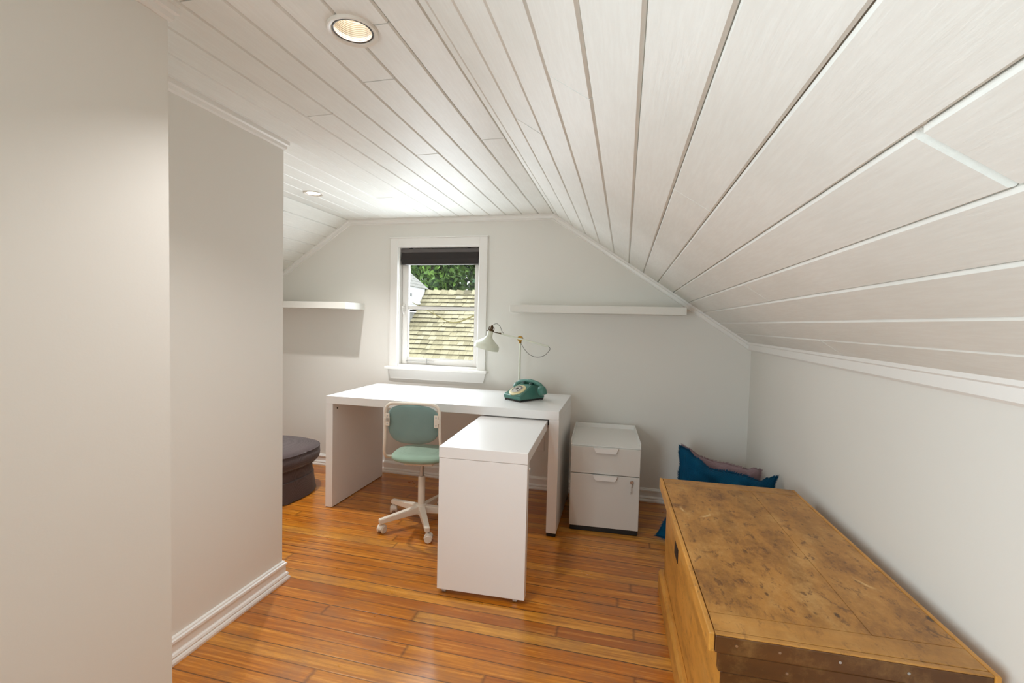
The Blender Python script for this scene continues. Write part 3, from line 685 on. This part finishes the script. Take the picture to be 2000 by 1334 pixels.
# ------------------------------------------------------------------ cushions
def cushion(name, corners, thick, mat, label, cat='cushion', pinch=.07, seed=1, fringe=True, top=()):
    """corners: bottom-left, bottom-right, top-right, top-left (world)"""
    rnd_ = random.Random(seed); c = [Vector(p) for p in corners]; org = Vector((sum(p.x for p in c)/4, sum(p.y for p in c)/4, min(p.z for p in c)))
    c = [p-org for p in c]; N = (c[1]-c[0]).cross(c[3]-c[0]).normalized()
    if N.y > 0: N = -N
    n = 44; bm = bmesh.new(); G = {}
    def P(u, v, s):
        # concave sides
        uu = u-.5; vv = v-.5
        pu = (pinch if uu < 0 else .025)*(1-(2*vv)**2); pv = pinch*.5*(1-(2*uu)**2)
        u2 = .5+uu*(1-pu*2); v2 = .5+vv*(1-pv*2)
        if v > .5 and top:
            for (ua, da), (ub, db) in zip(top, top[1:]):
                if ua <= u <= ub:
                    k = (u-ua)/(ub-ua); k = k*k*(3-2*k); v2 = .5+(v-.5)*(1-2*(da+(db-da)*k)/.5)
        b = c[0]*(1-u2)*(1-v2)+c[1]*u2*(1-v2)+c[2]*u2*v2+c[3]*(1-u2)*v2
        f = max(0, (1-abs(2*uu)**2.2))*max(0, (1-abs(2*vv)**2.2)); f = f**.55
        wr = .014*math.sin(u*23+seed*2+5*v)*math.sin(v*17+u*9)*f+.009*math.sin(31*v+11*u*u+seed)*f
        edgew = .006*math.sin(u*40+seed)*(1-f)+.006*math.sin(v*33+seed)*(1-f)
        return b+N*(s*(thick/2*f)+wr+edgew)
    for s in (-1, 1):
        for i in range(n+1):
            for j in range(n+1):
                if s == 1 and (i in (0, n) or j in (0, n)): G[s, i, j] = G[-1, i, j]; continue
                G[s, i, j] = bm.verts.new(P(i/n, j/n, s))
        for i in range(n):
            for j in range(n):
                q = [G[s, i, j], G[s, i+1, j], G[s, i+1, j+1], G[s, i, j+1]]; bm.faces.new(q if s == 1 else q[::-1])
    o = obj(name, bm, mat, None, True, loc=org); tag(o, label, cat)
    if fringe:
        bm = bmesh.new(); cen = P(.5, .5, 0)
        for sd_ in range(4):
            for k in range(230):
                t = (k+rnd_.random())/230; u, v = ((t, 0), (1, t), (t, 1), (0, t))[sd_]
                p = P(u, v, 0); dr_ = (p-P(.5+(u-.5)*.9, .5+(v-.5)*.9, 0)).normalized(); side = ((c[1]-c[0]) if sd_ in (0, 2) else (c[3]-c[0])).normalized()
                tip = p+dr_*rnd_.uniform(.009, .019)+side*rnd_.uniform(-.004, .004)+N*rnd_.uniform(-.003, .003)
                if tip.z < .004-0: tip.z = max(tip.z, .0)
                a = p-side*.0028-dr_*.003; b = p+side*.0028-dr_*.003; cc = p+N*.0018-dr_*.003
                V = [bm.verts.new(x) for x in (a, b, cc, tip)]
                for f in ((0, 1, 3), (1, 2, 3), (2, 0, 3), (0, 2, 1)): bm.faces.new([V[i] for i in f])
        f = obj('fringe', bm, mat, o)
    return o
cushion('throw_cushion', [(.213, 2.752, .012), (.70, 2.42, .012), (.785, 2.60, .475), (.345, 2.93, .51)], .11, blue_f, 'dark blue linen cushion with frayed edges leaning behind the chest', seed=3, pinch=.10, top=((0, 0), (.11, .008), (.21, .036), (.40, .072), (.55, .058), (.73, .050), (.86, .052), (.92, .030), (.97, .008), (1, 0)))
cushion('throw_cushion', [(.345, 2.99, .012), (.745, 2.80, .012), (.80, 2.92, .41), (.385, 3.10, .472)], .11, pink_f, 'mauve pink cushion behind the dark blue cushion in the corner', seed=8, pinch=.06, top=((0, 0), (.1, .012), (.25, .04), (.4, .046), (.64, .034), (.83, .03), (.92, .008), (1, .004)))

# ------------------------------------------------------------------ footstool
pf = tag(empty('upholstered_footstool', (-2.402, 2.665, 0)), 'dark taupe slipcovered footstool on the left behind the wall', 'footstool')
def ring_solid(bm, levels, n=96, ex=2.7, fl=0):
    rings = []
    for lv in levels:
        a, b, z = lv[:3]; wv = lv[3] if len(lv) > 3 else 0; ring = []
        if a < 1e-4: rings.append([bm.verts.new((0, 0, z))]); continue
        for i in range(n):
            t = 2*math.pi*i/n; c, s = math.cos(t), math.sin(t); k = 1+wv*(math.sin(t*11)+.6*math.sin(t*17+1))
            ring.append(bm.verts.new((math.copysign(abs(c)**(2/ex), c)*a*k, math.copysign(abs(s)**(2/ex), s)*b*k, z)))
        rings.append(ring)
    for a, b in zip(rings, rings[1:]):
        for i in range(n):
            j = (i+1) % n
            if len(b) == 1: bm.faces.new((a[i], a[j], b[0]))
            elif len(a) == 1: bm.faces.new((a[0], b[i], b[j]))
            else: bm.faces.new((a[i], a[j], b[j], b[i]))
    if len(rings[0]) > 1: bm.faces.new(rings[0])
    if len(rings[-1]) > 1: bm.faces.new(rings[-1])
bm = bmesh.new(); ring_solid(bm, [(.285, .265, .216), (.315, .295, .222), (.332, .305, .24), (.336, .31, .27), (.334, .308, .308), (.325, .3, .324), (.29, .265, .338), (.22, .2, .346), (.12, .11, .350), (0, 0, .351)]); cu = obj('seat_cushion', bm, taupe_f, pf, True)
for zz, ra in ((.318, (.3325, .3065)), (.218, (.308, .288))):
    bm = bmesh.new(); n = 96; pts = []
    for i in range(n+1):
        t = 2*math.pi*i/n; c, s = math.cos(t), math.sin(t); pts.append((math.copysign(abs(c)**(2/2.7), c)*ra[0], math.copysign(abs(s)**(2/2.7), s)*ra[1], zz))
    tube(bm, pts, .0035, 8); obj('piping', bm, taupe_f, cu, True)
bm = bmesh.new(); ring_solid(bm, [(.285, .265, .10), (.288, .268, .15), (.285, .265, .217)]); obj('body', bm, taupe_f, pf, True, 60)
bm = bmesh.new(); ring_solid(bm, [(.31, .285, .004, .008), (.303, .28, .05, .005), (.297, .275, .11, .001), (.296, .274, .135, 0), (.286, .266, .136)]); obj('skirt', bm, taupe_f, pf, True, 60)

# ------------------------------------------------------------------ wall outlet
ou = tag(empty('wall_outlet', (-.585, D, .345)), 'white electrical outlet on the back wall beneath the desk', 'outlet')
bm = bmesh.new(); box(bm, -.038, .038, -.006, 0, -.06, .06, .003); pl = obj('cover_plate', bm, outlet_m, ou)
for dz in (-.02, .02):
    bm = bmesh.new(); box(bm, -.0165, .0165, -.0085, -.005, dz-.014, dz+.014, .002); s_ = obj('socket', bm, outlet_m, ou)

# ------------------------------------------------------------------ outside the window: house roof, dormer, trees
hs_ = tag(empty('neighbouring_house', (-3.5, 9, 0)), 'neighbouring house with mossy cedar shake roof seen through the window', 'house')
def RZ(y): return .40+.957*(y-9)     # roof plane height
bm = bmesh.new(); shade = bm.faces.layers.float.new('shade') if False else None
def shakes():
    verts, faces, sh_ = [], [], []
    slope_len = math.hypot(1, .957); ex = .1385; dy = ex/slope_len
    rnd_ = random.Random(5); y = 10.6; rows = 0; sy, sz = 1/slope_len, .957/slope_len
    nrm = (0, -sz, sy)
    y = 10.6-dy*26
    while y < 10.58:
        x = -6.3-rnd_.random()*.2
        while x < -.8:
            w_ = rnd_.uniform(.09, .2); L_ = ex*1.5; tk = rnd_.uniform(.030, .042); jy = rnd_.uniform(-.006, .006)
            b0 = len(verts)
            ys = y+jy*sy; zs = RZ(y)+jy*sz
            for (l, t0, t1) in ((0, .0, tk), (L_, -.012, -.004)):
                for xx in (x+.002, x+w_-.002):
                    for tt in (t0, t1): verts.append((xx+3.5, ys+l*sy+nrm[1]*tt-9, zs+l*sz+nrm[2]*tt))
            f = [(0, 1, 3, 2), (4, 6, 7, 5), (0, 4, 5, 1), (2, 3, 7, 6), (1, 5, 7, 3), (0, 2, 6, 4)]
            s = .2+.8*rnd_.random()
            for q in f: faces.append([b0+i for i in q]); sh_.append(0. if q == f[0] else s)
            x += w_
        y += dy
    # ridge caps
    x = -5.0
    while x < -.8:
        for sgn in (-1, 1):
            b0 = len(verts); w_ = .2; r0 = RZ(10.6)+.01
            for xx, up in ((x, .03), (x+w_+.03, .0)):
                for l in (0, .14):
                    for tt in (0, .02): verts.append((xx+3.5, 10.6-9+sgn*l*sy, r0+up-l*sz+tt))
            f = [(0, 1, 3, 2), (4, 6, 7, 5), (0, 4, 5, 1), (2, 3, 7, 6), (1, 5, 7, 3), (0, 2, 6, 4)]
            s = rnd_.random()
            for q in f: faces.append([b0+i for i in q]); sh_.append(s)
        x += .2
    me = bpy.data.meshes.new('roof_shakes'); me.from_pydata(verts, [], faces); me.materials.append(shake_m)
    at = me.attributes.new('shade', 'FLOAT', 'FACE'); at.data.foreach_set('value', sh_)
    o = bpy.data.objects.new('roof_shakes', me); C.objects.link(o); o.parent = hs_; return o
shakes()
bm = bmesh.new(); prism(bm, [(8.0-9, RZ(8)-.03), (10.6-9, RZ(10.6)-.03), (13.2-9, RZ(8)-.03), (13.2-9, -3), (8.0-9, -3)], -2.9, 2.8, 'X'); obj('walls', bm, dorm_m, hs_)
dm = empty('dormer', (-4.83+3.5, 0, 0), parent=hs_)
bm = bmesh.new(); box(bm, -2, 0, .42, 1.55, .3, 1.52); obj('shingle_cladding', bm, greyshake_m, dm)
bm = bmesh.new(); box(bm, -2, .03, .40, 1.56, 1.40, 1.43); box(bm, -2, .0, .42, 1.55, 1.43, 2.02); box(bm, -2, .03, .38, 1.58, 1.60, 1.64); obj('dormer_wall', bm, dorm_m, dm)
for z0, z1 in ((1.46, 1.54), (1.74, 1.86)):
    bm = bmesh.new(); box(bm, -.01, .012, .5, .86, z0, z1); wf = obj('window', bm, dorm_m, dm); bm = bmesh.new(); box(bm, .0, .016, .53, .82, z0+.02, z1-.02); obj('pane', bm, dglass_m, wf)
bm = bmesh.new()
for k in range(5):
    a = .12-.06*k
    z0 = 2.0+.075*k; b = [(-2.1+k*.05, .32+k*.09, z0), (.06-.06*k, .32+k*.09, z0), (.06-.06*k, 1.65-.09*k, z0), (-2.1+k*.05, 1.65-.09*k, z0)]
    tp = [(-2.05+k*.05, .42+k*.09, z0+.09), (-.02-.06*k, .42+k*.09, z0+.09), (-.02-.06*k, 1.55-.09*k, z0+.09), (-2.05+k*.05, 1.55-.09*k, z0+.09)]
    A = [bm.verts.new(p) for p in b]; B = [bm.verts.new(p) for p in tp]; bm.faces.new(A); bm.faces.new(B)
    for i in range(4): bm.faces.new((A[i], A[(i+1) % 4], B[(i+1) % 4], B[i]))
obj('dormer_roof', bm, greyshake_m, dm)
bm = bmesh.new(); lathe(bm, [(.05, 2.3), (.05, 2.42), (.03, 2.45), (.022, 2.6), (.004, 2.72)], 12, Matrix.Translation((-.12, .9, 0))); obj('finial', bm, dorm_m, dm)

def tree(name, x, y, h, rad, mat, label, seed, n=5200):
    o = tag(empty(name, (x, y, -4)), label, 'tree', 'trees behind the neighbouring roof'); rn = random.Random(seed); H_ = h+4
    bm = bmesh.new(); tube(bm, [(0, 0, 0), (rn.uniform(-.1, .1), 0, H_*.5), (0, 0, H_*.97)], [.28, .18, .03], 10); obj('trunk', bm, trunk_m, o, True)
    verts, faces, sh_ = [], [], []
    for k in range(260):     # drooping sprays
        z = H_*(.32+.68*rn.random()**.8); rz_ = rad*(1-((z/H_-.3)/.72)**1.5)**.8 if z/H_ > .3 else rad
        rz_ = max(.25, rz_*rn.uniform(.75, 1.05)); a = rn.uniform(0, 2*math.pi)
        for q in range(n//260):
            s = rn.random()**.6; rr2 = rz_*s; aa = a+rn.gauss(0, .22)*1.1
            droop = -.45*s*s*rz_*.6; p = Vector((rr2*math.cos(aa), rr2*math.sin(aa), z+droop+rn.gauss(0, .16)))
            sz_ = rn.uniform(.08, .16); d = Vector((rn.gauss(0, 1), rn.gauss(0, 1), rn.gauss(0, .6)-.6)).normalized()*sz_*1.7; e2 = d.cross(Vector((rn.random(), rn.random(), rn.random()))).normalized()*sz_*.5
            b0 = len(verts); verts += [tuple(p-e2), tuple(p+d*.5-e2*.9), tuple(p+d), tuple(p+d*.5+e2*.9), tuple(p+e2)]
            faces.append([b0+i for i in range(5)]); sh_.append(min(1, max(0, rn.gauss(.45, .3))))
    me = bpy.data.meshes.new('foliage'); me.from_pydata(verts, [], faces); me.materials.append(mat)
    at = me.attributes.new('shade', 'FLOAT', 'FACE'); at.data.foreach_set('value', sh_)
    f = bpy.data.objects.new('foliage', me); C.objects.link(f); f.parent = o; return o
for x, y, h, r_, mt, lb, sd_ in ((-9.3, 15.0, 8, 1.35, leaf1, 'green cedar behind the white dormer at the left of the window view', 1), (-6.55, 15.0, 9, 1.3, leaf1, 'bright green cedar behind the middle of the shake roof', 2),
                              (-3.8, 15.0, 8, 1.3, leaf2, 'blue-green conifer at the right edge of the window view', 3), (-9.6, 18.4, 10, 1.7, leaf1, 'tall green conifer in the gap behind the two leftmost cedars', 4), (-6.0, 18.4, 10, 1.75, leaf1, 'tall conifer in the gap left of the blue-green conifer', 5)):
    tree('conifer_tree', x, y, h, r_, mt, lb, sd_, 17000)
bt = tag(empty('bare_tree', (-1.7, 7.0, -4)), 'bare tree with one thin mossy branch crossing in front of the shake roof', 'tree')
bm = bmesh.new(); tube(bm, smooth_path([(0, 0, 0), (.05, 0, 2.5), (-.02, .02, 5), (.1, 0, 7.5)], 5), [.11-.005*k for k in range(16)], 10); obj('trunk', bm, trunk_m, bt, True)
bm = bmesh.new(); tube(bm, smooth_path([(0, 0, 5.6), (-.6, 0, 5.34), (-1.0, 0, 5.20), (-1.35, 0, 5.34), (-1.75, .05, 5.52)], 6), [.016]*7+[.012]*6+[.009]*6+[.006]*6, 8)
tube(bm, [(-1.35, 0, 5.34), (-1.37, 0, 5.46)], .004, 6); tube(bm, [(-1.1, 0, 5.22), (-1.25, .02, 5.12)], .004, 6); obj('branch', bm, twig_m, bt, True)
